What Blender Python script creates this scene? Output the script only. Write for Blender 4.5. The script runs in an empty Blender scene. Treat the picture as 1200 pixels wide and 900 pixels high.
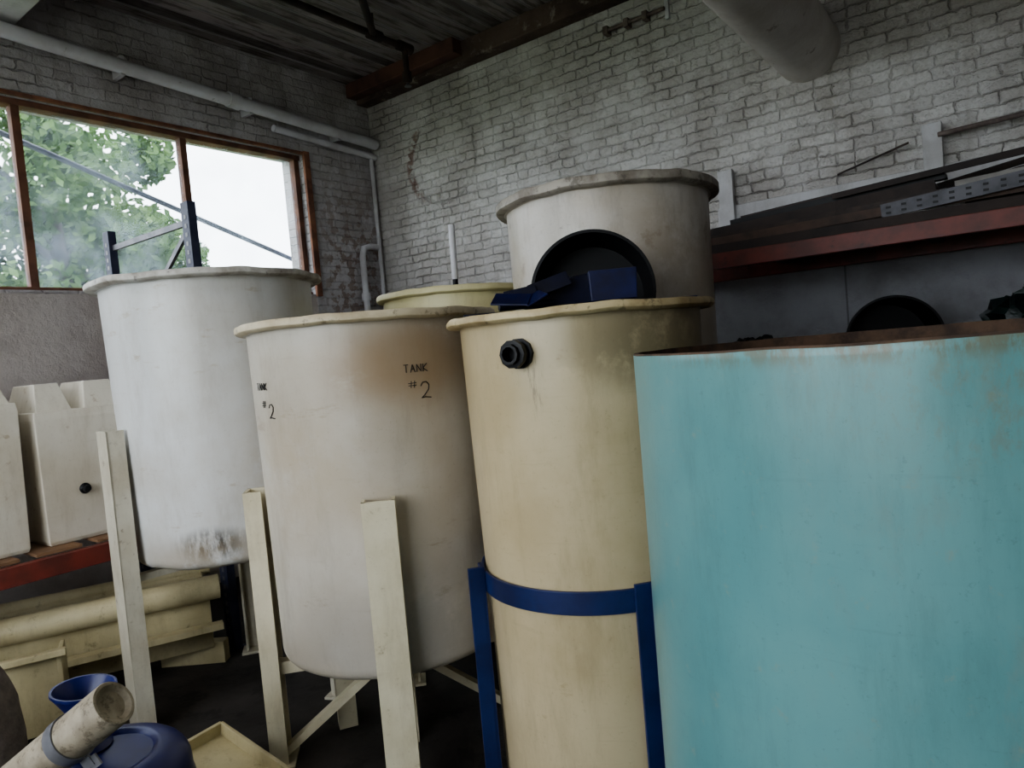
import bpy, math, random
from mathutils import Vector, Matrix, noise
random.seed(7)
S=bpy.context.scene
rad=math.radians
CX,CY=-1.18,7.0
ROT=-37.0
ca,sa=math.cos(rad(ROT)),math.sin(rad(ROT))
def RW(a,s,z=0):
    # a: distance from the window wall, s: distance from the brick wall
    x,y=a,-s
    return Vector((CX+x*ca-y*sa, CY+x*sa+y*ca, z))

# ------------------------------------------------------------- materials
def lin(c):
    return tuple(((v/255)/12.92 if v/255<=.04045 else ((v/255+.055)/1.055)**2.4) for v in c)+(1,)
class NT:
    def __init__(s,name):
        s.m=bpy.data.materials.new(name); s.m.use_nodes=True
        s.t=s.m.node_tree; s.n=s.t.nodes; s.l=s.t.links
        s.b=s.n['Principled BSDF']; s.o=s.n['Material Output']
    def node(s,ty,**k):
        n=s.n.new(ty)
        for a,b in k.items(): setattr(n,a,b)
        return n
    def put(s,sock,v):
        if isinstance(v,bpy.types.NodeSocket): s.l.new(v,sock)
        else: sock.default_value=v
    def math(s,op,a,b=0.0,clamp=False):
        n=s.node('ShaderNodeMath',operation=op,use_clamp=clamp); s.put(n.inputs[0],a); s.put(n.inputs[1],b); return n.outputs[0]
    def vm(s,op,a,b):
        n=s.node('ShaderNodeVectorMath',operation=op); s.put(n.inputs[0],a); s.put(n.inputs[1],b)
        return n.outputs['Value'] if op in('LENGTH','DOT_PRODUCT') else n.outputs[0]
    def noise(s,vec,scale,detail=5,stretch=(1,1,1),rough=.6):
        v=s.vm('MULTIPLY',vec,stretch) if stretch!=(1,1,1) else vec
        n=s.node('ShaderNodeTexNoise'); s.put(n.inputs['Vector'],v)
        n.inputs['Scale'].default_value=scale; n.inputs['Detail'].default_value=detail; n.inputs['Roughness'].default_value=rough
        return n.outputs['Fac']
    def step(s,v,lo,hi):
        n=s.node('ShaderNodeMapRange',interpolation_type='SMOOTHSTEP'); s.put(n.inputs[0],v)
        n.inputs[1].default_value=lo; n.inputs[2].default_value=hi; return n.outputs[0]
    def mix(s,f,a,b):
        n=s.node('ShaderNodeMix',data_type='RGBA'); s.put(n.inputs[0],f); s.put(n.inputs[6],a); s.put(n.inputs[7],b); return n.outputs[2]
    def bump(s,h,strength=.5,dist=.01,prev=None):
        n=s.node('ShaderNodeBump'); n.inputs['Strength'].default_value=strength; n.inputs['Distance'].default_value=dist
        s.put(n.inputs['Height'],h)
        if prev: s.l.new(prev,n.inputs['Normal'])
        return n.outputs[0]
def pmat(name,c1,c2=None,scale=3,stretch=(1,1,1),rough=.5,bump=0,bscale=40,metal=0,c3=None,s3=12,thr=.62,st3=(1,1,1),spots=[],spec=None,grime=None):
    N=NT(name); g=N.node('ShaderNodeNewGeometry').outputs['Position']
    col=lin(c1)
    if c2:
        col=N.mix(N.step(N.noise(g,scale,5,stretch),.35,.68),lin(c1),lin(c2))
    if grime:   # fine scuffs and dusty runs over moulded plastic
        gc,amt=grime
        col=N.mix(N.math('MULTIPLY',N.step(N.noise(g,5,8,(1.6,1.6,.35),.75),.46,.72),amt),col,lin(gc))
        col=N.mix(N.math('MULTIPLY',N.step(N.noise(g,70,4,(1,1,1),.8),.58,.70),amt*.8),col,lin(gc))
        col=N.mix(N.math('MULTIPLY',N.step(N.noise(g,9,6,(.35,.35,5),.7),.58,.75),amt*.5),col,lin(gc))
    if c3:
        col=N.mix(N.math('MULTIPLY',N.step(N.noise(g,s3,8,st3,.7),thr,thr+.10),.6),col,lin(c3))
    for (p,r,c,sc,lo,amt,stt) in spots:
        d=N.vm('DIVIDE',N.vm('SUBTRACT',g,p),r); L=N.vm('LENGTH',d,(0,0,0))
        k=N.math('SUBTRACT',1.0,N.step(L,.2,1.0))
        nz=N.noise(g,sc,8,stt,.7)
        f=N.math('MULTIPLY',k,N.step(nz,lo,lo+.18)); f=N.math('MULTIPLY',f,amt)
        col=N.mix(f,col,lin(c))
    N.put(N.b.inputs['Base Color'],col)
    N.b.inputs['Roughness'].default_value=rough; N.b.inputs['Metallic'].default_value=metal
    if spec is not None: N.b.inputs['Specular IOR Level'].default_value=spec
    if bump: N.l.new(N.bump(N.noise(g,bscale,6),bump,.01),N.b.inputs['Normal'])
    return N.m

def brickmat(name,axis,circle=None,flat_below=None,tint=(1,1,1)):
    N=NT(name); tc=N.node('ShaderNodeTexCoord').outputs['Object']
    T=lambda c: lin(tuple(v*t for v,t in zip(c,tint)))
    sep=N.node('ShaderNodeSeparateXYZ'); N.l.new(tc,sep.inputs[0])
    cmb=N.node('ShaderNodeCombineXYZ')
    wob=N.math('MULTIPLY',N.math('SUBTRACT',N.noise(tc,5,3),.5),.05)
    wob2=N.math('MULTIPLY',N.math('SUBTRACT',N.noise(tc,26,3),.5),.034)
    wobz=N.math('MULTIPLY',N.math('SUBTRACT',N.noise(N.vm('ADD',tc,(7,3,1)),4.3,3),.5),.035)
    N.l.new(N.math('ADD',N.math('ADD',sep.outputs[axis],wob),wob2),cmb.inputs[0]); N.l.new(N.math('ADD',N.math('ADD',sep.outputs[2],wobz),wob2),cmb.inputs[1])
    br=N.node('ShaderNodeTexBrick'); N.l.new(cmb.outputs[0],br.inputs['Vector'])
    br.squash=.52; br.squash_frequency=6
    br.inputs['Scale'].default_value=1; br.inputs['Brick Width'].default_value=.215; br.inputs['Row Height'].default_value=.072
    br.inputs['Mortar Size'].default_value=.009; br.inputs['Mortar Smooth'].default_value=1.0
    br.inputs['Color1'].default_value=T((218,216,214)); br.inputs['Color2'].default_value=T((202,200,198)); br.inputs['Mortar'].default_value=T((202,199,197))
    col=br.outputs['Color']; fac=br.outputs['Fac']
    vis=N.step(N.noise(tc,2.2,6,(1,1,1),.65),.42,.66)
    big=N.noise(tc,1.1,7,(1,1,1),.7)
    col=N.mix(N.math('MULTIPLY',N.step(big,.40,.64),.65),col,T((162,155,148)))
    col=N.mix(N.math('MULTIPLY',N.step(N.noise(tc,3,7,(2.2,2.2,.4),.7),.50,.70),.45),col,T((150,142,136)))
    # patchy darkening towards the roof
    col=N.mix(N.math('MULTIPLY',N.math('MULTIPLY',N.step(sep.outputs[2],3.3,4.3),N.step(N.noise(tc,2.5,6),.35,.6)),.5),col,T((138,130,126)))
    col=N.mix(N.math('MULTIPLY',N.step(N.noise(tc,34,5,(1,1,1),.75),.52,.66),.45),col,T((156,151,146)))
    fl=N.step(N.noise(tc,10,8,(1,1,1),.78),.64,.67)
    col=N.mix(N.math('MULTIPLY',fl,.7),col,T((132,116,104)))
    joints=N.math('MULTIPLY',N.step(fac,.55,1.0),N.math('MULTIPLY',vis,N.step(N.noise(tc,9,5),.47,.60)))
    col=N.mix(N.math('MULTIPLY',joints,.5),col,T((108,102,100)))
    h=N.math('MULTIPLY',N.math('SUBTRACT',1.0,fac),N.math('ADD',N.math('MULTIPLY',vis,.75),.25))
    if circle:
        d=N.vm('SUBTRACT',tc,circle[0]); sp=N.node('ShaderNodeSeparateXYZ'); N.l.new(d,sp.inputs[0])
        L=N.math('POWER',N.math('ADD',N.math('POWER',sp.outputs[0],2.0),N.math('POWER',sp.outputs[2],2.0)),.5)
        L=N.math('ADD',L,wob)
        ring=N.math('SUBTRACT',1.0,N.step(N.math('ABSOLUTE',N.math('SUBTRACT',L,circle[1])),.004,.022))
        ring2=N.math('SUBTRACT',1.0,N.step(N.math('ABSOLUTE',N.math('SUBTRACT',L,circle[1]+.02)),.02,.06))
        left=N.math('SUBTRACT',1.0,N.step(sp.outputs[0],-.34,-.22))
        redn=N.step(N.noise(tc,14,4),.44,.54)
        ringn=N.math('MULTIPLY',ring,N.step(N.noise(tc,6,4),.40,.58))
        col=N.mix(N.math('MULTIPLY',ringn,.28),col,T((110,105,100)))
        col=N.mix(N.math('MULTIPLY',N.math('MULTIPLY',ring2,left),N.math('MULTIPLY',redn,.8)),col,T((130,96,82)))
        h=N.math('SUBTRACT',h,N.math('MULTIPLY',ringn,.6))
        k=N.math('MULTIPLY',N.math('SUBTRACT',1.0,N.step(sep.outputs[2],2.18,2.2)),N.step(sep.outputs[0],3.0,3.02))
        seam=N.math('SUBTRACT',1.0,N.step(N.math('ABSOLUTE',N.math('SUBTRACT',N.math('MODULO',sep.outputs[0],1.2),.6)),.003,.008))
        pc=N.mix(N.step(N.noise(tc,1.5,6),.4,.65),lin((156,157,162)),lin((128,127,130)))
        pc=N.mix(N.math('MULTIPLY',seam,.6),pc,lin((70,70,72)))
        col=N.mix(k,col,pc); h=N.math('MULTIPLY',h,N.math('SUBTRACT',1.0,k))
    if axis==1:
        k=N.math('MULTIPLY',N.step(sep.outputs[1],-.82,-.6),N.math('SUBTRACT',1.0,N.step(sep.outputs[2],2.6,3.7)))
        k=N.math('MULTIPLY',k,N.step(N.noise(tc,11,6),.50,.56))
        col=N.mix(N.math('MULTIPLY',k,.7),col,lin((140,116,102)))
    if flat_below:
        k=N.math('MULTIPLY',N.math('SUBTRACT',1.0,N.step(sep.outputs[2],flat_below-.02,flat_below)),N.math('SUBTRACT',1.0,N.step(sep.outputs[1],-.84,-.82)))
        pc=N.mix(N.step(N.noise(tc,2.5,6),.4,.65),lin((200,192,188)),lin((180,170,166)))
        col=N.mix(k,col,pc); h=N.math('MULTIPLY',h,N.math('SUBTRACT',1.0,k))
    N.put(N.b.inputs['Base Color'],col); N.b.inputs['Roughness'].default_value=.5
    b1=N.bump(N.noise(tc,20,7,(1,1,1),.7),.75,.02)
    b2=N.bump(h,.95,.017,b1)
    N.l.new(b2,N.b.inputs['Normal'])
    return N.m

# ------------------------------------------------------------- mesh builder
class B:
    def __init__(s,name):
        s.name=name; s.v=[]; s.f=[]; s.mi=[]; s.sm=[]; s.mats=[]
    def mid(s,m):
        if m not in s.mats: s.mats.append(m)
        return s.mats.index(m)
    def add(s,vs,fs,m,smooth=False):
        o=len(s.v); s.v+= [Vector(v) for v in vs]; i=s.mid(m)
        for f in fs: s.f.append([o+k for k in f]); s.mi.append(i); s.sm.append(smooth)
    def box(s,c,size,m,rotz=0,M=None):
        hx,hy,hz=[k/2 for k in size]
        vs=[Vector((x,y,z)) for x in(-hx,hx) for y in(-hy,hy) for z in(-hz,hz)]
        R=M if M is not None else Matrix.Rotation(rad(rotz),3,'Z')
        vs=[R@v+Vector(c) for v in vs]
        s.add(vs,[(0,1,3,2),(4,6,7,5),(0,4,5,1),(2,3,7,6),(0,2,6,4),(1,5,7,3)],m)
    def rbox(s,a0,a1,s0,s1,z0,z1,m):  # room aligned box
        s.box(RW((a0+a1)/2,(s0+s1)/2,(z0+z1)/2),(abs(a1-a0),abs(s1-s0),abs(z1-z0)),m,rotz=ROT)
    def bar(s,p,q,w,h,m):
        p,q=Vector(p),Vector(q); d=(q-p); L=d.length; d.normalize()
        up=Vector((0,0,1)) if abs(d.z)<.95 else Vector((0,1,0))
        y=up.cross(d).normalized(); z=d.cross(y)
        M=Matrix((d,y,z)).transposed()
        s.box((p+q)/2,(L,w,h),m,M=M)
    def lathe(s,prof,c,m,seg=72,M=None,wob=0,seed=0,mfn=None):
        vs=[];fs=[];c=Vector(c); n=len(prof)
        for j,(r,z) in enumerate(prof):
            for i in range(seg):
                t=2*math.pi*i/seg
                v=Vector((r*math.cos(t),r*math.sin(t),z))
                if wob:
                    k=noise.noise(Vector((math.cos(t)*1.2+seed,math.sin(t)*1.2,z*.8)))
                    k2=noise.noise(Vector((math.cos(t)*4+seed,math.sin(t)*4,5)))
                    v.x*=1+wob*k; v.y*=1+wob*k; v.z+=wob*.6*k2*(1 if z>.5 else 0)
                if M is not None: v=M@v
                vs.append(v+c)
        for j in range(n-1):
            for i in range(seg):
                k=(i+1)%seg
                fs.append((j*seg+i,j*seg+k,(j+1)*seg+k,(j+1)*seg+i))
        s.add(vs,fs,m,True)
        if mfn:
            for q in range(len(fs)):
                s.mi[len(s.f)-len(fs)+q]=s.mid(mfn(q//seg))
    def tube(s,pts,r,m,seg=14,cap=True):
        pts=[Vector(p) for p in pts]; n=len(pts); vs=[];fs=[]
        up=None
        for i,p in enumerate(pts):
            d=(pts[min(i+1,n-1)]-pts[max(i-1,0)]).normalized()
            if up is None:
                up=Vector((0,0,1)) if abs(d.z)<.9 else Vector((1,0,0))
            x=up.cross(d).normalized(); y=d.cross(x); up=y
            rr=r[i] if isinstance(r,(list,tuple)) else r
            for k in range(seg):
                t=2*math.pi*k/seg; vs.append(p+x*rr*math.cos(t)+y*rr*math.sin(t))
        for j in range(n-1):
            for i in range(seg):
                k=(i+1)%seg; fs.append((j*seg+i,j*seg+k,(j+1)*seg+k,(j+1)*seg+i))
        s.add(vs,fs,m,True)
        if cap:
            s.add(vs[:seg],[list(range(seg))[::-1]],m); s.add(vs[-seg:],[list(range(seg))],m)
    def done(s,bevel=0,origin=None,rotz=0):
        import bmesh
        if origin is None:
            xs=[v.x for v in s.v]; ys=[v.y for v in s.v]; zs=[v.z for v in s.v]
            origin=Vector(((min(xs)+max(xs))/2,(min(ys)+max(ys))/2,min(zs)))
        origin=Vector(origin); R=Matrix.Rotation(rad(rotz),3,'Z').inverted()
        me=bpy.data.meshes.new(s.name)
        me.from_pydata([R@(v-origin) for v in s.v],[],s.f)
        for m in s.mats: me.materials.append(m)
        for p,i,q in zip(me.polygons,s.mi,s.sm): p.material_index=i; p.use_smooth=q
        bm=bmesh.new(); bm.from_mesh(me)
        bmesh.ops.remove_doubles(bm,verts=bm.verts,dist=1e-5)
        bmesh.ops.recalc_face_normals(bm,faces=bm.faces)
        for e in bm.edges:
            if len(e.link_faces)==2 and e.calc_face_angle(0)>rad(42): e.smooth=False
        bm.to_mesh(me); bm.free()
        ob=bpy.data.objects.new(s.name,me); S.collection.objects.link(ob)
        ob.location=origin; ob.rotation_euler=(0,0,rad(rotz))
        if bevel:
            b=ob.modifiers.new('bevel','BEVEL'); b.width=bevel; b.segments=2; b.limit_method='ANGLE'; b.angle_limit=rad(50)
        return ob

# ------------------------------------------------------------- palette
M_black=pmat('black_plastic',(12,13,16),(20,21,24),6,rough=.45,spec=.3)
M_dark=pmat('dark_steel',(40,34,33),(68,54,47),7,rough=.6,metal=.2,bump=.2)
M_grey=pmat('galvanised',(104,106,112),(134,134,138),8,rough=.5,metal=.5)
M_red=pmat('red_rack_paint',(128,58,48),(98,50,42),6,rough=.5,c3=(70,45,40),s3=20,thr=.6)
M_rackblue=pmat('slate_rack_paint',(44,50,76),(62,66,88),9,rough=.5)
M_blue=pmat('navy_paint',(32,46,92),(22,32,70),6,rough=.4)
M_bluep=pmat('blue_drum_plastic',(22,34,100),(16,24,78),5,rough=.35)
M_cream=pmat('cream_fibreglass',(218,210,184),(202,193,164),4,rough=.45,c3=(144,130,102),s3=16,thr=.62,grime=((140,126,98),.3))
M_cream2=pmat('yellow_cream_poly',(210,199,162),(190,178,140),3,rough=.45,c3=(120,106,78),s3=9,thr=.6,grime=((126,110,82),.35))
M_wood=pmat('raw_wood',(142,110,82),(108,82,60),5,stretch=(1,1,6),rough=.7)
M_wframe=pmat('window_wood',(128,90,72),(90,64,54),6,rough=.7)
M_wwhite=pmat('white_painted_wood',(204,204,206),(182,180,180),4,rough=.6,grime=((130,124,120),.35))
M_pipe=pmat('white_pipe_paint',(214,214,220),(190,188,192),3,rough=.5,c3=(120,110,104),s3=14,thr=.62)
M_conc=pmat('concrete_floor',(66,62,59),(44,41,39),2,rough=.8,bump=.4,bscale=20,c3=(30,28,27),s3=5,thr=.52)
M_ink=pmat('marker_ink',(20,18,22),rough=.6)
M_burlap=pmat('canvas',(140,130,122),(104,94,88),10,rough=.9,bump=.5,bscale=80)

# ------------------------------------------------------------- room
CH=4.28; A1,S1=8.0,7.2
b=B('floor'); b.rbox(-.2,A1+.2,-.2,S1+.2,-.1,0,M_conc); b.done(origin=RW(0,0,0),rotz=ROT)
M_bR=brickmat('white_brick_long',0,circle=((.915,0,3.39),.39))
M_bL=brickmat('white_brick_window_side',1,flat_below=2.25,tint=(.99,.99,1.02))
b=B('wall_back'); b.rbox(-.3,A1+.3,-.3,0,0,CH,M_bR); b.done(origin=RW(0,0,0),rotz=ROT)
W0,W1,WZ0,WZ1=.84,6.7,2.26,3.50
b=B('wall_left')
b.rbox(-.3,0,0,W0,0,CH,M_bL); b.rbox(-.3,0,W1,S1,0,CH,M_bL)
b.rbox(-.3,0,W0,W1,0,WZ0,M_bL); b.rbox(-.3,0,W0,W1,WZ1,CH,M_bL)
b.done(origin=RW(0,0,0),rotz=ROT)
M_pl=pmat('painted_masonry',(190,186,182),(170,166,162),2,rough=.7)
b=B('wall_right'); b.rbox(A1,A1+.2,0,S1,0,CH,M_pl); b.done()
b=B('wall_front'); b.rbox(0,A1,S1,S1+.2,0,1.0,M_pl); b.rbox(0,A1,S1,S1+.2,3.4,CH,M_pl)
b.rbox(0,1.5,S1,S1+.2,1.0,3.4,M_pl); b.rbox(5.5,A1,S1,S1+.2,1.0,3.4,M_pl); b.done()
# ceiling boards
N=NT('ceiling_boards'); tc=N.node('ShaderNodeTexCoord').outputs['Object']
sp=N.node('ShaderNodeSeparateXYZ'); N.l.new(tc,sp.inputs[0])
idx=N.math('FLOOR',N.math('DIVIDE',sp.outputs[0],.14))
wn=N.node('ShaderNodeTexWhiteNoise',noise_dimensions='1D'); N.l.new(idx,wn.inputs['W'])
col=N.mix(wn.outputs['Value'],lin((92,86,87)),lin((160,152,151)))
col=N.mix(N.math('MULTIPLY',N.step(N.noise(tc,4,8,(6,.7,1)),.46,.62),.85),col,lin((70,59,56)))
col=N.mix(N.math('MULTIPLY',N.step(N.noise(tc,2.2,7,(1,1,1),.7),.52,.66),.55),col,lin((58,49,47)))
edge=N.math('ABSOLUTE',N.math('SUBTRACT',N.math('MODULO',sp.outputs[0],.14),.07))
col=N.mix(N.math('MULTIPLY',N.step(edge,.052,.062),.7),col,lin((204,200,202)))
N.put(N.b.inputs['Base Color'],col); N.b.inputs['Roughness'].default_value=.55
M_ceil=N.m
b=B('ceiling'); a=0
while a<A1:
    b.rbox(a+.010,min(a+.130,A1),0,S1,CH-.02-random.random()*.008,CH+.02,M_ceil); a+=.14
b.rbox(-.3,A1+.2,-.3,S1+.2,CH+.02,CH+.1,pmat('roof_deck',(14,12,12))); b.done(origin=RW(0,0,0),rotz=ROT)
M_beam=pmat('aged_beam',(100,84,76),(70,56,52),3,rough=.8,c3=(160,150,142),s3=8,thr=.56,bump=.4)
b=B('trim_1'); b.rbox(.0,A1,.0,.14,CH-.19,CH-.02,M_beam); b.done(bevel=.01)
M_bbrown=pmat('brown_beam',(106,74,64),(76,54,49),4,rough=.8,c3=(130,114,104),s3=8,thr=.6)
b=B('trim_2'); b.rbox(.0,1.36,.14,.26,CH-.15,CH-.02,M_bbrown); b.done(bevel=.008)
b=B('ceiling_beam'); b.rbox(0,A1,3.02,3.36,CH-.36,CH-.02,M_wwhite); b.done(bevel=.015)

# window
b=B('window_1')
for (s0,s1,z0,z1) in [(W0,W1,WZ1-.04,WZ1),(W0,W1,WZ0,WZ0+.025)]:
    b.rbox(-.14,-.04,s0,s1,z0,z1,M_wframe)
for sc in (W0+.03,1.91,3.03,4.3,5.5,W1-.03):
    b.rbox(-.125,-.055,sc-.025,sc+.025,WZ0,WZ1,M_wframe)
M_trimw=pmat('weathered_casing',(154,108,84),(104,72,62),7,rough=.8)
b.rbox(-.01,.025,W0-.06,W0,WZ0-.02,WZ1+.03,M_trimw)
b.rbox(-.01,.02,W0-.06,W1,WZ1,WZ1+.025,M_trimw)
G=NT('dusty_glass'); G.n.remove(G.b)
tr=G.node('ShaderNodeBsdfTransparent'); tl=G.node('ShaderNodeBsdfTranslucent'); gl=G.node('ShaderNodeBsdfGlossy'); gl.inputs['Roughness'].default_value=.1
tl.inputs['Color'].default_value=(.75,.84,1,1)
g=G.node('ShaderNodeNewGeometry').outputs['Position']
m1=G.node('ShaderNodeMixShader'); m2=G.node('ShaderNodeMixShader'); m2.inputs[0].default_value=.03
G.put(m1.inputs[0],G.math('ADD',G.math('MULTIPLY',G.step(G.noise(g,3,6),.42,.7),.08),.03))
G.l.new(tr.outputs[0],m1.inputs[1]); G.l.new(tl.outputs[0],m1.inputs[2])
G.l.new(m1.outputs[0],m2.inputs[1]); G.l.new(gl.outputs[0],m2.inputs[2]); G.l.new(m2.outputs[0],G.o.inputs[0])
b.rbox(-.095,-.09,W0,W1,WZ0,WZ1,G.m); b.done(bevel=.004)
# added window frame behind the viewer, unseen, goes with the fill lamp there
b=B('added_window')
for sc in (1.5,2.5,3.5,4.5,5.5): b.rbox(sc-.03,sc+.03,S1+.02,S1+.1,1.0,3.4,M_wframe)
for z in (1.03,2.2,3.37): b.rbox(1.5,5.5,S1+.02,S1+.1,z-.03,z+.03,M_wframe)
b.done()
# exterior
M_grass=pmat('grass',(80,100,50),(100,110,70),1,rough=.9)
b=B('ground'); b.box((0,5,-.35),(90,90,.1),M_grass); b.done()
M_leaf=pmat('leaves',(72,98,56),(104,130,80),2,rough=.8,spec=.1)
M_bark=pmat('bark',(70,60,52),(50,44,40),6,rough=.9)
def tree(ctr,spread,ncl,nl,seed):
    random.seed(seed)
    b=B('tree'); tc_=Vector(ctr)
    b.tube([Vector((tc_.x,tc_.y,-.3)),tc_+Vector((.1,0,-2)),tc_+Vector((0,.1,.8))],[.22,.17,.05],M_bark)
    for k in range(7):
        an=k*.9; b.tube([tc_+Vector((0,0,-1.2+k*.25)),tc_+Vector((math.cos(an)*1.3,math.sin(an)*1.3,-.2+k*.28))],[.06,.02],M_bark)
    cl=[(Vector((random.uniform(-1,1)*spread[0],random.uniform(-1,1)*spread[1],random.uniform(-1,1)*spread[2])),random.uniform(.35,.7)) for _ in range(ncl)]
    for _ in range(nl):
        c,r=random.choice(cl); d=Vector((random.gauss(0,1),random.gauss(0,1),random.gauss(0,1))).normalized()*r*random.random()**.4
        p=tc_+c+d; u=Vector((random.gauss(0,1),random.gauss(0,1),random.gauss(0,1))).normalized()
        w=u.orthogonal().normalized(); L=random.uniform(.05,.09)
        b.add([p-u*L,p+w*L*.55,p+u*L,p-w*L*.55],[(0,1,2,3)],M_leaf)
    b.done(origin=(tc_.x,tc_.y,-.3))
tree((-6.05,9.6,3.8),(1.35,1.2,1.2),30,18000,5)
tree((-9.3,9.2,3.1),(1.6,1.6,1.1),18,9000,8)
random.seed(11)
b=B('exterior_strut'); b.tube([RW(-.4,3.3,3.47),RW(-.4,.4,2.52)],.02,pmat('strut_paint',(100,106,130),(120,126,148),5))
b.done()

# pipes
b=B('wall_pipe'); b.tube([RW(.12,4.6,3.92),RW(.12,3.2,3.86),RW(.12,.05,3.70)],.05,M_pipe)
b.tube([RW(.05,1.15,3.66),RW(.05,.0,3.60)],.03,M_pipe)
for s_ in (.5,1.4,2.4,3.3): b.box(RW(.06,s_,3.70+.16*s_/3.1),(.14,.03,.13),M_pipe,rotz=ROT)
b.tube([RW(.12,1.6,3.78),RW(.12,1.5,3.775)],.062,M_pipe)
b.done()
b=B('corner_conduit'); b.tube([RW(.05,.06,3.6),RW(.05,.06,1.2)],.02,M_pipe)
b.tube([RW(.06,.3,1.2),RW(.06,.3,2.62),RW(.06,.27,2.7),RW(.06,.2,2.72),RW(.06,.1,2.72)],.03,M_pipe)
b.tube([RW(.06,.3,2.2),RW(.06,.3,2.27)],.045,M_pipe); b.done()
b=B('sprinkler_pipe'); z=4.1
b.tube([RW(1.2,3.0,z),RW(1.2,.67,z)],.026,M_dark)
b.tube([RW(1.2,.67,z+.03),RW(1.2,.67,z-.28)],.024,M_dark); b.tube([RW(1.2,.67,z-.2),RW(1.2,.67,z-.27)],.038,M_dark)
b.tube([RW(1.2,.74,z),RW(1.2,.6,z)],.04,M_dark); b.tube([RW(1.2,1.05,z),RW(1.2,.93,z)],.042,M_dark)
b.tube([RW(1.2,1.0,z),RW(1.95,1.9,z)],.028,M_dark)
b.tube([RW(1.2,1.0,z-.0),RW(1.2,1.0,CH-.02)],.012,M_dark); b.tube([RW(1.2,2.2,z),RW(1.2,2.2,CH-.02)],.01,M_dark)
b.lathe([(.0,0),(.03,.0),(.012,.02),(0,.02)],RW(1.2,.67,z-.31),M_grey,seg=16); b.done()
M_duct=pmat('duct_paint',(220,215,209),(202,195,187),3,rough=.6,c3=(140,124,110),s3=9,thr=.6,bump=.4,bscale=30)
b=B('vent_duct'); b.tube([RW(4.06,-.02,3.35),RW(4.06,.03,3.35),RW(4.06,.06,3.35),RW(4.06,6.5,3.42)],[.2,.2,.2,.2],M_duct,seg=48)
for s_ in (1.9,3.4,4.8): b.tube([RW(4.06,s_,3.37),RW(4.06,s_+.04,3.37)],.205,M_duct,seg=48)
b.tube([RW(4.06,2.0,3.5),RW(4.06,2.0,CH-.02)],.008,M_dark); b.tube([RW(4.06,5,3.5),RW(4.06,5,CH-.02)],.008,M_dark)
b.done()
b=B('wall_pipe_bracket')
M_rust=pmat('rusty_iron',(130,118,112),(92,80,76),10,rough=.7)
b.tube([RW(2.65,.05,3.92),RW(3.15,.05,3.92)],.013,M_rust)
for a_ in (2.68,2.85,3.0): b.rbox(a_-.02,a_+.02,0,.07,3.89,3.95,M_rust)
b.rbox(3.14,3.17,0,.03,3.85,4.1,M_pipe); b.done(bevel=.004)

# ------------------------------------------------------------- tanks
def tank_profile(z0,z1,rb,rt,rr,lip=.035,th=.012,cor=.05,dome=0):
    p=[(0.0001,z0-dome)]
    if dome:
        for k in range(1,6):
            x=k/6; p.append((rb*x*.95,z0-dome*(1-x*x)))
    else: p.append((rb*.5,z0))
    for k in range(7):
        t=math.pi/2*k/6; p.append((rb-cor+cor*math.sin(t),z0+cor-cor*math.cos(t)))
    n=10
    for k in range(1,n+1):
        f=k/n; p.append((rb+(rt-rb)*f,z0+cor+(z1-lip-z0-cor)*f))
    p+= [(rt+.012,z1-lip),(rr-.008,z1-lip+.002),(rr,z1-lip+.01),(rr,z1-.008),(rr-.006,z1),(rt-.004,z1),(rt-th,z1-.01)]
    for k in range(1,6):
        f=k/5; p.append((rt-th+(rb-rt)*f,z1-.01+(z0+cor-z1)*f))
    p.append((0.0001,z0+cor-dome*.5))
    return p
def channel(b,c,R,ang,z0,z1,m,w=.1,d=.07,t=.012):
    an=rad(ang); e=Vector((math.cos(an),math.sin(an),0)); q=Vector((-e.y,e.x,0)); c=Vector((c[0],c[1],0))
    zc=(z0+z1)/2; h=z1-z0
    b.box(c+e*(R+d-t/2)+Vector((0,0,zc)),(t,w,h),m,rotz=ang)
    for s_ in (-1,1): b.box(c+e*(R+d/2)+q*s_*(w/2-t/2)+Vector((0,0,zc)),(d,t,h),m,rotz=ang)
    b.box(c+e*(R+d/2)+Vector((0,0,z0+.006)),(d+.05,w+.05,.012),m,rotz=ang)
GL={'T':[[(0,1),(1,1)],[(.5,1),(.5,0)]],'A':[[(0,0),(.5,1),(1,0)],[(.2,.4),(.8,.42)]],'N':[[(0,0),(0,1),(.9,.05),(.95,1)]],
 'K':[[(0,1),(0,0)],[(.9,1),(0,.45),(.95,0)]],'#':[[(.3,0),(.4,1)],[(.7,0),(.8,1)],[(0,.33),(1,.36)],[(0,.66),(1,.7)]],
 '2':[[(0,.75),(.2,.97),(.6,1),(.85,.8),(.75,.5),(.35,.2),(0,.02),(.4,.06),(1,0)]]}
def write(b,c,R,ang,z,txt,h,m,w=None,gap=.4,r=.0014):
    w=w or h*.62; x=0
    for ch in txt:
        for st in GL[ch]:
            pts=[]
            for i in range(len(st)-1):
                for k in range(4):
                    f=k/4; pts.append((st[i][0]*(1-f)+st[i+1][0]*f,st[i][1]*(1-f)+st[i+1][1]*f))
            pts.append(st[-1])
            P=[]
            for (u,v) in pts:
                th=rad(ang)+(x+u*w)/R
                P.append((c[0]+R*math.cos(th),c[1]+R*math.sin(th),z+v*h))
            b.tube(P,r,m,seg=6)
        x+=w*(1+gap)

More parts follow.
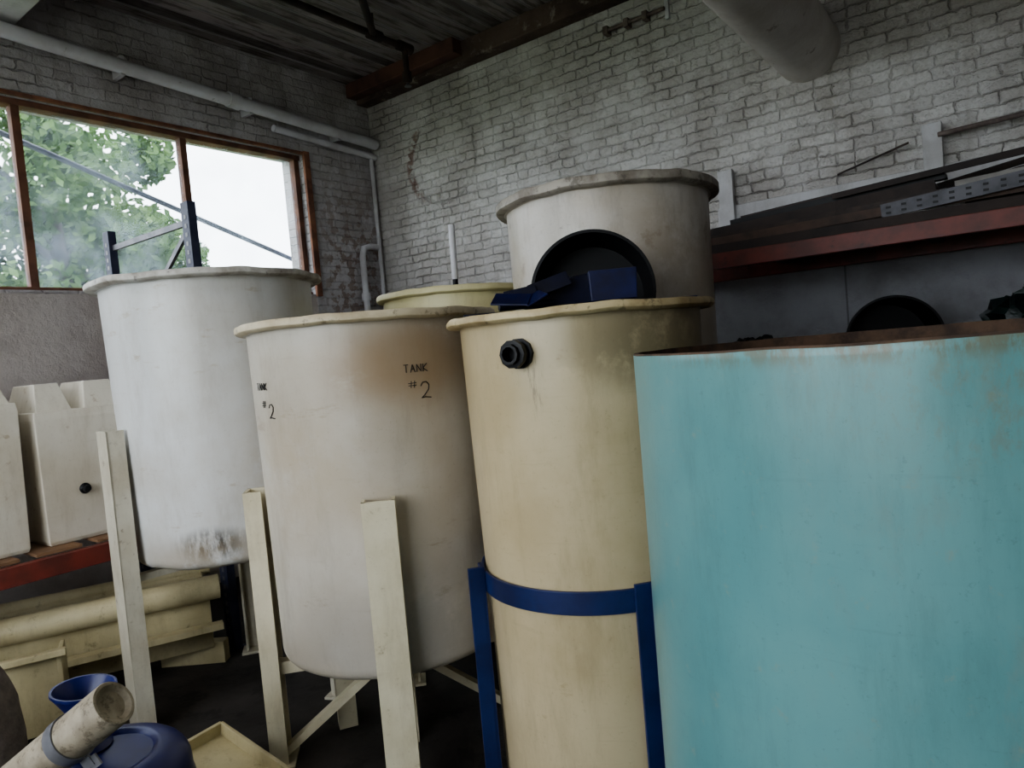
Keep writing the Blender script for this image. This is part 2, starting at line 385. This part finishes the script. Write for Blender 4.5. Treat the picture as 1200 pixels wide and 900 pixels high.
# left white tank
c=(-1.457,3.51)
M_t1=pmat('white_poly',(222,224,224),(208,206,200),2,rough=.32,c3=(184,174,154),s3=5,thr=.6,st3=(1,1,3),grime=((160,152,138),.26),
  spots=[((-1.38,3.05,.86),(.21,.2,.10),(48,42,38),18,.38,.9,(1,1,.3)),((-1.45,3.05,.79),(.6,.4,.16),(160,144,118),5,.36,.6,(1,1,1)),((-1.0,3.3,1.2),(.4,.4,.9),(188,172,142),3,.3,.6,(1,1,1))])
M_rim=pmat('grimy_white_rim',(212,210,204),(160,152,142),9,rough=.5,c3=(90,80,72),s3=25,thr=.56)
def rimf(nn,m,mr): return lambda j:(mr if nn-13<=j<=nn-8 else m)
b=B('conical_poly_tank'); p=tank_profile(.75,2.07,.455,.485,.54,dome=.05)
b.lathe(p,(c[0],c[1],0),M_t1,seg=96,wob=.012,seed=1,mfn=rimf(len(p),M_t1,M_rim))
M_leg=pmat('leg_fibreglass',(212,207,190),(196,188,168),4,rough=.5,c3=(136,122,98),s3=18,thr=.6,grime=((130,118,94),.3))
for an in (226,346,106): channel(b,c,.482,an,0,1.40,M_leg,w=.13,d=.075)
for an in (226,346,106):
    e=Vector((math.cos(rad(an)),math.sin(rad(an)),0)); C0=Vector((c[0],c[1],.715))
    b.bar(C0,C0+e*.5,.05,.03,M_leg)
b.done(bevel=.003)

# tank 2
c=(-.567,2.904)
M_t2=pmat('aged_cream_poly',(196,191,180),(180,171,155),2.2,rough=.36,c3=(152,136,112),s3=4,thr=.6,st3=(.7,.7,2.5),grime=((130,118,102),.3),
  spots=[((-.33,2.45,1.60),(.55,.4,.26),(148,124,94),2.5,.26,.8,(1,1,1.6)),((-.8,2.5,1.2),(.5,.4,.35),(174,158,130),3,.35,.5,(1,1,1)),
         ((-.5,2.45,.62),(.7,.4,.3),(150,145,137),3,.3,.5,(1,1,1)),((-.45,2.45,1.1),(.5,.4,.6),(110,96,80),60,.62,.5,(.15,.15,3))])
M_rim2=pmat('grimy_cream_rim',(206,195,168),(174,159,130),7,rough=.5,c3=(104,88,66),s3=22,thr=.56)
b=B('poly_mixing_tank'); p=tank_profile(.46,1.78,.462,.480,.522,dome=.03)
b.lathe(p,(c[0],c[1],0),M_t2,seg=96,wob=.010,seed=4,mfn=rimf(len(p),M_t2,M_rim2))
for an in (278,190,98,8): channel(b,c,.484,an,0,1.13 if an in(278,190) else .9,M_cream,w=.115,d=.07)
C0=Vector((c[0],c[1],0))
for an in (278,190,98,8):
    e=Vector((math.cos(rad(an)),math.sin(rad(an)),0))
    b.bar(C0+Vector((0,0,.395)),C0+e*.5+Vector((0,0,.395)),.05,.05,M_cream)
    b.bar(C0+e*.06+Vector((0,0,.36)),C0+e*.5+Vector((0,0,.04)),.05,.03,M_cream)
b.box((-.86,3.05,.22),(.08,.08,.42),M_cream,rotz=20); b.box((c[0],c[1],.19),(.09,.09,.38),M_cream,rotz=8)
write(b,c,.480,-66.5,1.555,'TANK',.028,M_ink)
write(b,c,.478,-65,1.50,'#',.025,M_ink,w=.03)
write(b,c,.477,-59.5,1.46,'2',.058,M_ink,w=.038,r=.002)
write(b,c,.480,-142.5,1.535,'TANK',.026,M_ink)
write(b,c,.478,-139,1.47,'#',.026,M_ink,w=.03)
write(b,c,.477,-133,1.43,'2',.052,M_ink,w=.033,r=.002)
b.done(bevel=.003)

# tank 3 tan, on blue stand
c=(.243,2.388)
M_t3=pmat('tan_poly',(192,178,146),(176,161,127),2.0,rough=.34,c3=(148,130,96),s3=5,thr=.6,st3=(1,1,2),grime=((122,108,80),.28),
  spots=[((.06,2.03,1.5),(.05,.1,.15),(70,60,46),40,.50,.6,(2,2,.3)),((.42,2.0,1.60),(.4,.3,.2),(112,104,80),5,.32,.75,(1,1,1)),
   ((.0,2.1,1.35),(.25,.3,.18),(116,106,84),50,.58,.5,(1,1,.6)),((.2,2.0,1.0),(.5,.4,.6),(116,98,68),60,.64,.5,(.2,.2,3))])
M_rim3=pmat('tan_rim',(198,183,145),(158,139,102),8,rough=.5,c3=(70,60,40),s3=20,thr=.55)
b=B('tan_poly_tank'); p=tank_profile(.06,1.715,.375,.402,.447,lip=.03)
b.lathe(p,(c[0],c[1],0),M_t3,seg=96,wob=.008,seed=9,mfn=rimf(len(p),M_t3,M_rim3))
an=rad(-90-28-4); e=Vector((math.cos(an),math.sin(an),0)); P=Vector((c[0],c[1],1.59))+e*.395
Mx=e.to_track_quat('Z','Y').to_matrix()
b.lathe([(0,0),(.046,0),(.046,.014),(.036,.016),(.036,.032),(.042,.034),(.042,.052),(.030,.054),(.030,.07),(.022,.07),(.022,.03),(0,.03)],P,M_black,seg=10,M=Mx)
b.done()
b=B('blue_tank_stand')
b.lathe([(.392,.815),(.402,.815),(.402,.885),(.392,.885),(.392,.815)],(c[0],c[1],0),M_blue,seg=96)
b.lathe([(.388,.03),(.402,.03),(.402,.07),(.388,.07),(.388,.03)],(c[0],c[1],0),M_blue,seg=96)
base=-90-5.8
for an in (-72,18,108,198):
    t_=rad(base+an); e=Vector((math.cos(t_),math.sin(t_),0)); q=Vector((-e.y,e.x,0)); C0=Vector((c[0],c[1],0))
    b.box(C0+e*.408+Vector((0,0,.45)),(.012,.06,.9),M_blue,rotz=base+an)
    b.box(C0+e*.432+q*.024+Vector((0,0,.45)),(.05,.012,.9),M_blue,rotz=base+an)
    b.box(C0+e*.43+Vector((0,0,.005)),(.1,.09,.01),M_blue,rotz=base+an)
b.done(bevel=.002)

# back tank
c=(.52,3.38)
M_t4=pmat('beige_poly',(202,197,190),(184,174,158),2.4,rough=.36,c3=(144,128,108),s3=6,thr=.58,grime=((122,112,98),.34),spots=[((.75,2.95,2.0),(.35,.3,.3),(154,140,118),4,.4,.6,(1,1,1)),((.2,3.0,2.0),(.3,.4,.5),(106,94,82),40,.58,.6,(.5,.5,2))])
M_rim4=pmat('grey_dirty_rim',(178,172,162),(126,118,108),9,rough=.5,c3=(76,68,60),s3=20,thr=.53)
b=B('tall_poly_tank'); p=tank_profile(.0,2.285,.45,.475,.525,lip=.045)
b.lathe(p,(c[0],c[1],0),M_t4,seg=96,wob=.012,seed=14,mfn=rimf(len(p),M_t4,M_rim4)); b.done()

# yellow tank behind
c=(-.30,4.22)
M_t5=pmat('yellow_poly',(216,209,166),(196,187,142),3,rough=.45,grime=((140,128,92),.3))
b=B('yellow_poly_tank'); p=tank_profile(.0,1.98,.40,.42,.46,lip=.04)
b.lathe(p,(c[0],c[1],0),M_t5,seg=80,wob=.008,seed=20); b.done()
b=B('standpipe'); b.tube([(-.30,4.16,.06),(-.28,4.16,2.10)],.016,M_black); b.tube([(-.28,4.16,2.05),(-.275,4.16,2.37)],.019,M_pipe); b.done()

# teal tank
c=(.90,1.54); R=.62
M_teal=pmat('turquoise_fibreglass',(106,150,150),(92,138,140),1.6,rough=.33,c3=(124,144,134),s3=22,thr=.60,bump=.06,bscale=5,grime=((80,106,104),.36),
  spots=[((1.0,.95,1.5),(.75,.6,.22),(122,116,92),40,.48,.6,(1,1,.5)),((.6,1.0,1.562),(.8,.6,.04),(110,98,72),45,.40,.7,(1,1,.4)),
   ((.7,1.0,1.2),(.6,.5,.5),(60,90,92),90,.62,.7,(1,1,.6)),((.8,.95,1.0),(.6,.4,1.0),(118,140,134),14,.50,.5,(1,1,.4)),
   ((.75,1.0,.9),(.6,.5,.8),(70,80,74),110,.68,.8,(1,1,1))])
M_trust=pmat('rusty_rim',(92,72,56),(58,46,38),14,rough=.8,bump=.5)
b=B('turquoise_round_tank')
prof=[(0.0001,0),(R-.03,0),(R,.03)]+[(R,.03+1.52*k/10) for k in range(1,11)]+[(R,1.564),(R-.002,1.568),(R-.012,1.568),(R-.014,1.56)]+[(R-.014,1.2),(R-.014,.05),(0.0001,.04)]
nn=len(prof)
b.lathe(prof,(c[0],c[1],0),M_teal,seg=128,wob=.004,seed=30,mfn=lambda j:(M_trust if j>=nn-7 else M_teal)); b.done()

# ------------------------------------------------------------- black tub + blue mixer on tan tank
def tub(name,ctr,r,depth,axis):
    b=B(name); ax=Vector(axis).normalized(); Mx=ax.to_track_quat('Z','Y').to_matrix()
    b.lathe([(.0001,-depth),(r*.86,-depth),(r*.90,-depth+.02),(r*.97,-.02),(r,-.02),(r,0),(r*.95,0),(r*.94,-.02),(r*.86,-depth+.02),(.0001,-depth+.015)],ctr,M_black,seg=72,M=Mx)
    return b
b=tub('black_round_tub',(.315,2.50,1.785),.222,.20,(-.12,-1,.05)); b.done()
b=B('blue_mixer_bracket')
M_bd=pmat('dark_blue_steel',(16,22,50),(12,14,30),8,rough=.45)
M_bn=pmat('navy_steel',(20,29,78),(15,19,50),8,rough=.4)
b.bar((.243-.38,2.27,1.722),(.243+.38,2.30,1.722),.05,.012,M_bd)
def hopper(ctr,w,d,h,m,rz,k0=.8):
    R3=Matrix.Rotation(rad(rz),3,'Z'); c0=Vector(ctr); vs=[]
    for (k,z) in ((k0,0),(1,h),(.93,h),(k0-.07,.008)):
        for (x,y) in ((-1,-1),(1,-1),(1,1),(-1,1)): vs.append(R3@Vector((x*w/2*k,y*d/2*k,z))+c0)
    fs=[(3,2,1,0)]
    for L in range(3):
        for i in range(4): fs.append((L*4+i,L*4+(i+1)%4,(L+1)*4+(i+1)%4,(L+1)*4+i))
    fs.append((12,13,14,15)); b.add(vs,fs,m)
def wedge(pts,m):
    b.add(pts,[(0,1,2,3),(7,6,5,4),(0,4,5,1),(1,5,6,2),(2,6,7,3),(3,7,4,0)],m)
def plate(p,sx,sy,t_,rx,ry,rz,m):
    R3=Matrix.Rotation(rad(rz),3,'Z')@Matrix.Rotation(rad(ry),3,'Y')@Matrix.Rotation(rad(rx),3,'X'); b.box(p,(sx,sy,t_),m,M=R3)
wedge([(.06,2.17,1.73),(.32,2.20,1.73),(.29,2.20,1.825),(.12,2.17,1.79)]+[(.06,2.33,1.73),(.32,2.34,1.73),(.29,2.34,1.835),(.14,2.33,1.815)],M_bd)
hopper((.335,2.18,1.728),.145,.12,.092,M_bn,-4,.95)
b.box((.335,2.18,1.80),(.125,.10,.02),M_bd,rotz=-4)
plate((.02,2.06,1.750),.11,.09,.005,24,6,-10,M_bn)
plate((.085,2.06,1.748),.07,.09,.005,14,-26,8,M_bn)
plate((.05,2.12,1.765),.10,.05,.005,60,-8,0,M_bd)
plate((.14,2.15,1.79),.13,.05,.008,62,-16,6,M_bd)
b.tube([(-.02,2.15,1.735),(.40,2.25,1.745)],.012,M_bd)
b.done(bevel=.002)

# ------------------------------------------------------------- right storage rack
b=B('storage_rack')
M_redd=pmat('dull_red_beam',(124,60,50),(92,50,43),6,rough=.5,c3=(60,44,40),s3=16,thr=.57)
for s_,zo in ((.88,0),(.16,-.02)):
    b.rbox(2.8,6.6,s_-.025,s_+.025,1.965+zo,2.055+zo,M_redd); b.rbox(2.8,6.6,s_-.025,s_+.025,1.12,1.21,M_redd)
for a_ in (2.8,6.6):
    for s_ in (.88,.16): b.rbox(a_-.04,a_+.04,s_-.035,s_+.035,0,2.15,M_rackblue)
    for k in range(4):
        b.bar(RW(a_,.16,.2+k*.45),RW(a_,.88,.55+k*.45),.02,.03,M_rackblue)
for k in range(6):
    a_=2.95+k*.6; b.rbox(a_,a_+.58,.12,.92,1.21,1.235,M_wood)
for k in range(5): b.rbox(3.1+k*.8,3.16+k*.8,.16,.88,2.0,2.05,M_dark)
b.done(bevel=.003)
b=B('steel_section_stack')
M_brd=pmat('dark_board',(58,47,43),(38,32,31),5,rough=.7); M_brd2=pmat('brown_board',(92,72,62),(64,52,46),6,rough=.7)
M_pale=pmat('pale_board',(176,172,168),(150,146,142),6,rough=.6)
# (a0,a1,s, z at a0, z at a1, width, height, mat)
lay=[(3.20,6.5,.82,2.06,2.06,.07,.045,M_brd),(3.1,6.6,.70,2.06,2.06,.10,.035,M_black),(3.35,6.6,.55,2.06,2.08,.10,.05,M_brd),(3.3,6.5,.38,2.06,2.08,.12,.04,M_brd2),
 (3.45,6.4,.78,2.11,2.15,.05,.04,M_brd2),(3.5,4.80,.66,2.10,2.14,.16,.07,M_dark),(3.6,4.78,.64,2.17,2.22,.15,.05,M_brd),(3.72,4.82,.60,2.22,2.28,.14,.04,M_black),(3.45,6.6,.48,2.115,2.24,.06,.03,M_brd2),(3.6,6.6,.34,2.11,2.32,.07,.035,M_dark),
 (3.75,6.5,.54,2.26,2.42,.05,.03,M_brd),(4.05,6.6,.44,2.15,2.34,.06,.03,M_dark),(4.85,6.3,.48,2.22,2.27,.10,.05,M_pale),(3.85,5.3,.28,2.15,2.36,.05,.03,M_brd),(4.4,6.6,.24,2.2,2.50,.05,.03,M_brd2),
 (4.9,6.6,.62,2.10,2.10,.14,.06,M_brd),(4.95,6.6,.60,2.16,2.17,.12,.05,M_black),(4.3,6.6,.70,2.27,2.40,.04,.025,M_brd)]
for (a0,a1,s_,z0,z1,w,h,mm) in lay:
    b.bar(RW(a0,s_,z0+h/2),RW(a1,s_,z1+h/2),w,h*.5,mm)
    b.bar(RW(a0,s_+w/2,z0+h/2),RW(a1,s_+w/2,z1+h/2),.008,h*1.2,mm)
p0,p1=RW(4.55,.84,2.14),RW(6.6,.84,2.30)
M_steel=pmat('dull_steel',(92,92,98),(66,66,72),8,rough=.5,metal=.3)
b.bar(p0,p1,.012,.07,M_steel)
for k in range(30):
    f=(k+.5)/30; q=p0.lerp(p1,f)+(RW(0,1)-RW(0,0))*.0075
    b.box(q+Vector((0,0,.013)),(.022,.004,.011),M_black,rotz=ROT); b.box(q-Vector((0,0,.015)),(.022,.004,.011),M_black,rotz=ROT)
b.done()
b=B('wall_ledger')
b.rbox(3.42,6.2,0,.04,2.33,2.46,M_wwhite)
for a_ in (3.50,4.72,6.0): b.rbox(a_-.05,a_+.05,.04,.08,2.2,2.70,M_wwhite)
b.tube([RW(4.2,.05,2.52),RW(4.6,.06,2.62)],.006,M_dark); b.tube([RW(4.75,.1,2.62),RW(6.3,.1,2.66)],.014,M_rust)
b.done(bevel=.004)
b=tub('black_storage_bin',Vector((2.04,3.70,1.478)),.24,.28,(-.35,-1,.05)); b.done()
def blob(name,ctr,r,m,amp=.25,seed=0,fold=3):
    b=B(name); n1,n2=36,24; vs=[];fs=[]
    for j in range(n2+1):
        for i in range(n1):
            th=2*math.pi*i/n1; ph=math.pi*j/n2
            d=Vector((math.sin(ph)*math.cos(th),math.sin(ph)*math.sin(th),math.cos(ph)))
            k=1+amp*noise.noise(d*fold+Vector((seed,0,0)))+amp*.4*noise.noise(d*fold*3+Vector((seed,3,0)))
            vs.append(Vector((d.x*r[0]*k,d.y*r[1]*k,max(d.z*r[2]*k,-r[2]*.8)))+Vector(ctr))
    for j in range(n2):
        for i in range(n1): fs.append((j*n1+i,j*n1+(i+1)%n1,(j+1)*n1+(i+1)%n1,(j+1)*n1+i))
    b.add(vs,fs,m,True); return b
M_net=pmat('dark_green_sheeting',(28,50,46),(18,24,28),12,rough=.3,bump=.6,bscale=30)
b=blob('plastic_sheet_bundle',RW(5.25,.5,1.432),(.36,.24,.245),M_net,.5,3,4); b.done()
b=blob('dark_fabric_bundle',RW(3.75,.5,1.37),(.3,.22,.165),M_black,.4,8); b.done()

# ------------------------------------------------------------- left rack with square tanks
b=B('pallet_rack')
for a_,s_ in ((.3,2.72),(1.3,2.72),(.3,5.4),(1.3,5.4)):
    b.rbox(a_-.035,a_+.035,s_-.004,s_+.0,0,2.61,M_rackblue)
    for k in (-1,1): b.rbox(a_+k*.035-.004,a_+k*.035+.004,s_-.05,s_,0,2.61,M_rackblue)
    b.rbox(a_-.05,a_+.05,s_-.07,s_+.03,0,.008,M_rackblue)
    for q in range(50): b.rbox(a_-.012,a_+.012,s_,s_+.002,.06+q*.05,.085+q*.05,M_grey)
for s_ in (2.69,5.37):
    b.bar(RW(.3,s_,2.50),RW(1.3,s_,2.50),.02,.035,M_grey)
    b.bar(RW(.3,s_,1.8),RW(1.3,s_,2.48),.02,.03,M_grey)
    for k in range(2):
        b.bar(RW(.3,s_,.3+k*.75),RW(1.3,s_,.95+k*.75),.02,.035,M_grey); b.bar(RW(.3,s_,.95+k*.75),RW(1.3,s_,.95+k*.75),.02,.035,M_grey)
for a_ in (.3,1.34):
    b.rbox(a_-.025,a_+.025,2.74,5.38,.72,.81,M_red)
for k in range(9): b.rbox(.27,1.30,2.9+k*.27,3.1+k*.27,.812,.828,M_wood)
b.done(bevel=.003)
M_sq=pmat('white_ldpe',(214,208,194),(200,191,172),2,rough=.4,c3=(156,136,106),s3=14,thr=.6,grime=((146,130,102),.3))
def sqtank(name,a0,a1,s0,s1,z0,z1):
    b=B(name); am,sm=(a0+a1)/2,(s0+s1)/2
    def ring(k,z):
        return [RW(am+x*(a1-a0)/2*k,sm+y*(s1-s0)/2*k,z) for x,y in((-1,-1),(1,-1),(1,1),(-1,1))]
    vs=[];L=[(.93,z0),(.96,z0+.02),(1.0,z1-.04),(.98,z1)]
    for k,z in L: vs+=ring(k,z)
    fs=[(3,2,1,0)]+[(j*4+i,j*4+(i+1)%4,(j+1)*4+(i+1)%4,(j+1)*4+i) for j in range(3) for i in range(4)]+[(12,13,14,15)]
    b.add(vs,fs,M_sq)
    for (u0,u1,hh) in ((.04,.40,.14),(.52,.96,.14)):
        S0=s1+(s0-s1)*u0; S1_=s1+(s0-s1)*u1; sm2=(S0+S1_)/2
        vs=[]
        for k,z in ((1,z1-.005),(.66,z1+hh)):
            for x,y in((-1,-1),(1,-1),(1,1),(-1,1)):
                vs.append(RW(am+.02+x*(a1-a0)*.42*k,sm2+y*abs(S0-S1_)/2*k,z))
        b.add(vs,[(3,2,1,0),(4,5,6,7)]+[(i,(i+1)%4,4+(i+1)%4,4+i) for i in range(4)],M_sq)
    e=(RW(1,0)-RW(0,0)); P=RW(a1-.005,s1-(s1-s0)*.42,z0+.26); Mx=e.to_track_quat('Z','Y').to_matrix()
    b.lathe([(0,0),(.028,0),(.028,.012),(.018,.014),(.018,.04),(0,.04)],P,M_black,seg=16,M=Mx)
    b.done(bevel=.012)
sqtank('square_poly_tank',.72,1.22,3.10,3.56,.829,1.50)
sqtank('square_poly_tank.001',.68,1.22,3.62,4.15,.829,1.56)

# trough under left tank
b=B('fibreglass_trough')
p0=Vector((-2.78,3.20,0)); p1=Vector((-1.74,3.76,0)); d=(p1-p0).normalized(); q=Vector((-d.y,d.x,0))
LZ=.46
prof=[(0,LZ),(.03,LZ-.03),(.05,.2),(.10,.10),(.34,.10),(.39,.2),(.41,LZ-.03),(.44,LZ)]
def P3(base,u,z): return base+q*u+Vector((0,0,z))
vs=[]
for base in (p0,p1):
    for (u,z) in prof: vs.append(P3(base,u,z))
    for (u,z) in [(u+(.015 if u<.22 else -.015),z+.012) for (u,z) in prof]: vs.append(P3(base,u,z))
n=len(prof); fs=[]
for i in range(n-1):
    fs.append((i,i+1,2*n+i+1,2*n+i)); fs.append((n+i,n+i+1,3*n+i+1,3*n+i)); fs.append((i,n+i,n+i+1,i+1)); fs.append((2*n+i,3*n+i,3*n+i+1,2*n+i+1))
b.add(vs,fs,M_cream2)
for base in (p0+d*.01,p1-d*.01):
    b.add([P3(base,u,z) for u,z in prof],[list(range(n))],M_cream2)
b.tube([P3(p0-d*.02,0,LZ),P3(p1+d*.05,0,LZ)],.066,M_cream2,seg=24)
b.tube([P3(p1+d*.051,0,LZ),P3(p1+d*.055,0,LZ)],.036,M_wood,seg=20)
b.tube([P3(p0-d*.02,.44,LZ),P3(p1+d*.04,.44,LZ)],.035,M_cream2,seg=24)
b.bar(P3(p0-d*.02,-.02,.25),P3(p1+d*.05,-.02,.25),.06,.035,M_cream2)
for f in (.12,.92):
    bb=p0.lerp(p1,f); b.bar(bb+q*.2+Vector((0,0,0)),bb+q*.2+Vector((0,0,.12)),.36,.07,M_cream2)
b.done(bevel=.004)
b=B('fibreglass_tray')
o=Vector((-2.38,2.92,0))
R3=Matrix.Rotation(rad(29),3,'Z')@Matrix.Rotation(rad(-8),3,'X')
b.box(o+Vector((0,0,.27)),(.62,.02,.34),M_cream2,M=R3); b.box(o+Vector((0,.1,.11)),(.62,.22,.02),M_cream2,M=R3)
b.box(o+Vector((0,0,.44)),(.66,.06,.03),M_cream2,M=R3)
for sx in (-.3,.3): b.box(o+R3@Vector((sx,.08,.22)),(.02,.22,.44),M_cream2,rotz=29)
b.done(bevel=.004)

# floor clutter
b=B('cream_plastic_tray'); R3=Matrix.Rotation(rad(-32),3,'Z')@Matrix.Rotation(rad(14),3,'Y')
o=Vector((-1.20,2.56,.10)); b.box(o,(.42,.26,.02),M_cream2,M=R3)
for (x,y,sx,sy) in ((0,.13,.42,.015),(0,-.13,.42,.015),(.21,0,.015,.26),(-.21,0,.015,.26)): b.box(o+R3@Vector((x,y,.025)),(sx,sy,.07),M_cream2,M=R3)
b.bar((-1.08,2.52,.0),(-1.08,2.52,.05),.1,.1,M_cream2); b.bar((-1.36,2.66,.0),(-1.36,2.66,.13),.06,.06,M_cream2); b.done(bevel=.003)
b=blob('canvas_sack',(-2.17,2.62,.28),(.16,.16,.35),M_burlap,.12,5,2); b.done()
M_crate=pmat('dark_crate_wood',(66,52,44),(44,36,32),5,stretch=(1,1,5),rough=.8)
def crate(name,x,y,w,d,h,rz):
    b=B(name); R3=Matrix.Rotation(rad(rz),3,'Z'); o=Vector((x,y,0)); n=max(2,int(h/.09))
    for k in range(n):
        z=(k+.5)*h/n
        for sy in (-1,1): b.box(o+R3@Vector((0,sy*d/2,z)),(w,.015,h/n-.02),M_crate,rotz=rz)
        for sx in (-1,1): b.box(o+R3@Vector((sx*w/2,0,z)),(.015,d,h/n-.02),M_crate,rotz=rz)
    for sx in (-1,1):
        for sy in (-1,1): b.box(o+R3@Vector((sx*(w/2-.02),sy*(d/2-.02),h/2)),(.03,.03,h),M_crate,rotz=rz)
    b.box(o+Vector((0,0,.015)),(w-.02,d-.02,.015),M_crate,rotz=rz)
    b.box(o+Vector((0,0,h-.008)),(w-.02,d-.02,.012),M_crate,rotz=rz); b.done()
crate('wooden_crate',-1.12,4.24,.46,.38,.62,12)
b=B('scrap_timber_pile')
for k in range(7):
    x=-1.25+.05*k; y=4.95+.1*math.sin(k*2.3); an=.3*math.sin(k)
    b.bar((x-.4*math.cos(an),y-.3*math.sin(an),.03+.05*(k%3)),(x+.4*math.cos(an)-.3,y+.3*math.sin(an),.03+.05*(k%3)),.07,.04,random.choice([M_wood,M_cream,M_dark]))
b.done()
# blue drum with funnel and leaning pipe
b=B('blue_drum'); c=(-1.315,2.03)
pr=[(.0001,0),(.225,0),(.245,.02),(.245,.14),(.25,.16),(.25,.19),(.245,.21),(.245,.33),(.25,.35),(.25,.38),(.245,.40),(.243,.43)]
for k in range(9):
    t_=math.pi/2*k/8; pr.append((.163+.08*math.cos(t_),.43+.08*math.sin(t_)))
pr+=[(.15,.508),(.14,.498),(.0001,.498)]
b.lathe(pr,(c[0],c[1],0),M_bluep,seg=64); b.done()
b=B('blue_funnel'); fc=Vector((-1.405,2.10,.512))
b.lathe([(.078,0),(.055,.02),(.042,.05),(.040,.085),(.054,.12),(.084,.165),(.090,.172),(.090,.18),(.083,.18),(.050,.125),(.034,.085),(.036,.05),(.05,.016),(.07,0),(.078,0)],fc,M_bluep,seg=40,M=Matrix.Rotation(rad(6),3,'Y')); b.done()
b=B('pipe_offcut'); M_pp=pmat('weathered_pipe',(168,158,138),(128,118,100),9,rough=.6,c3=(84,74,58),s3=30,thr=.52,bump=.3)
q1=Vector((-1.150,1.86,.745)); q0=Vector((-2.13,2.03,.064)); d=(q1-q0).normalized(); Mx=d.to_track_quat('Z','Y').to_matrix(); L=(q1-q0).length
b.lathe([(.0001,0),(.058,0),(.062,.004),(.062,L-.003),(.060,L),(.052,L),(.046,L-.006),(.04,L-.012),(.0001,L-.012)],q0,M_pp,seg=40,M=Mx)
cl_=L-.20
b.lathe([(.063,cl_),(.067,cl_),(.067,cl_+.035),(.063,cl_+.035),(.063,cl_)],q0,M_grey,seg=40,M=Mx)
for sg in (0,.02): b.box(q0+Mx@Vector((.0,-.079,cl_+.017))+Vector((sg,0,0)),(.006,.035,.035),M_grey,M=Mx)
b.done()

# ------------------------------------------------------------- lights
w=bpy.data.worlds.new('sky'); S.world=w; w.use_nodes=True
bg=w.node_tree.nodes['Background']; bg.inputs[0].default_value=(.86,.93,1.0,1); bg.inputs[1].default_value=5.8
def area(name,loc,tgt,sx,sy,p,col):
    l=bpy.data.lights.new(name,'AREA'); l.shape='RECTANGLE'; l.size=sx; l.size_y=sy; l.energy=p; l.color=col
    o=bpy.data.objects.new(name,l); S.collection.objects.link(o); o.location=loc
    o.rotation_euler=(Vector(tgt)-Vector(loc)).to_track_quat('-Z','Y').to_euler(); return o
area('ceiling_fill',RW(5.6,5.6,4.1),RW(5.6,5.6,0),1.5,.25,12,(1,.97,.95))  # two unseen fill lamps added under the ceiling, no fixtures modelled
area('ceiling_fill.001',RW(2.6,5.2,4.1),RW(2.6,5.2,0),1.5,.25,20,(1,.97,.95))
area('back_fill',RW(3.5,7.5,2.3),RW(3.6,0,2.0),4,2.2,50,(.96,.97,1))  # area lamp added outside the rear opening to fill the room

# ------------------------------------------------------------- camera
cam=bpy.data.cameras.new('camera'); co=bpy.data.objects.new('camera',cam); S.collection.objects.link(co); S.camera=co
cam.sensor_width=36; cam.lens=24.6; cam.clip_start=.05
p=rad(2.7); r=rad(5.0)
f=Vector((0,math.cos(p),-math.sin(p))); r0=Vector((1,0,0)); u0=Vector((0,math.sin(p),math.cos(p)))
Rv=math.cos(r)*r0-math.sin(r)*u0; Uv=math.sin(r)*r0+math.cos(r)*u0
M=Matrix((Rv,Uv,-f)).transposed().to_4x4(); M.translation=Vector((0,0,1.6)); co.matrix_world=M
try:
    S.view_settings.view_transform='AgX'; S.view_settings.look='AgX - Medium High Contrast'; S.view_settings.exposure=-.08
except Exception: pass
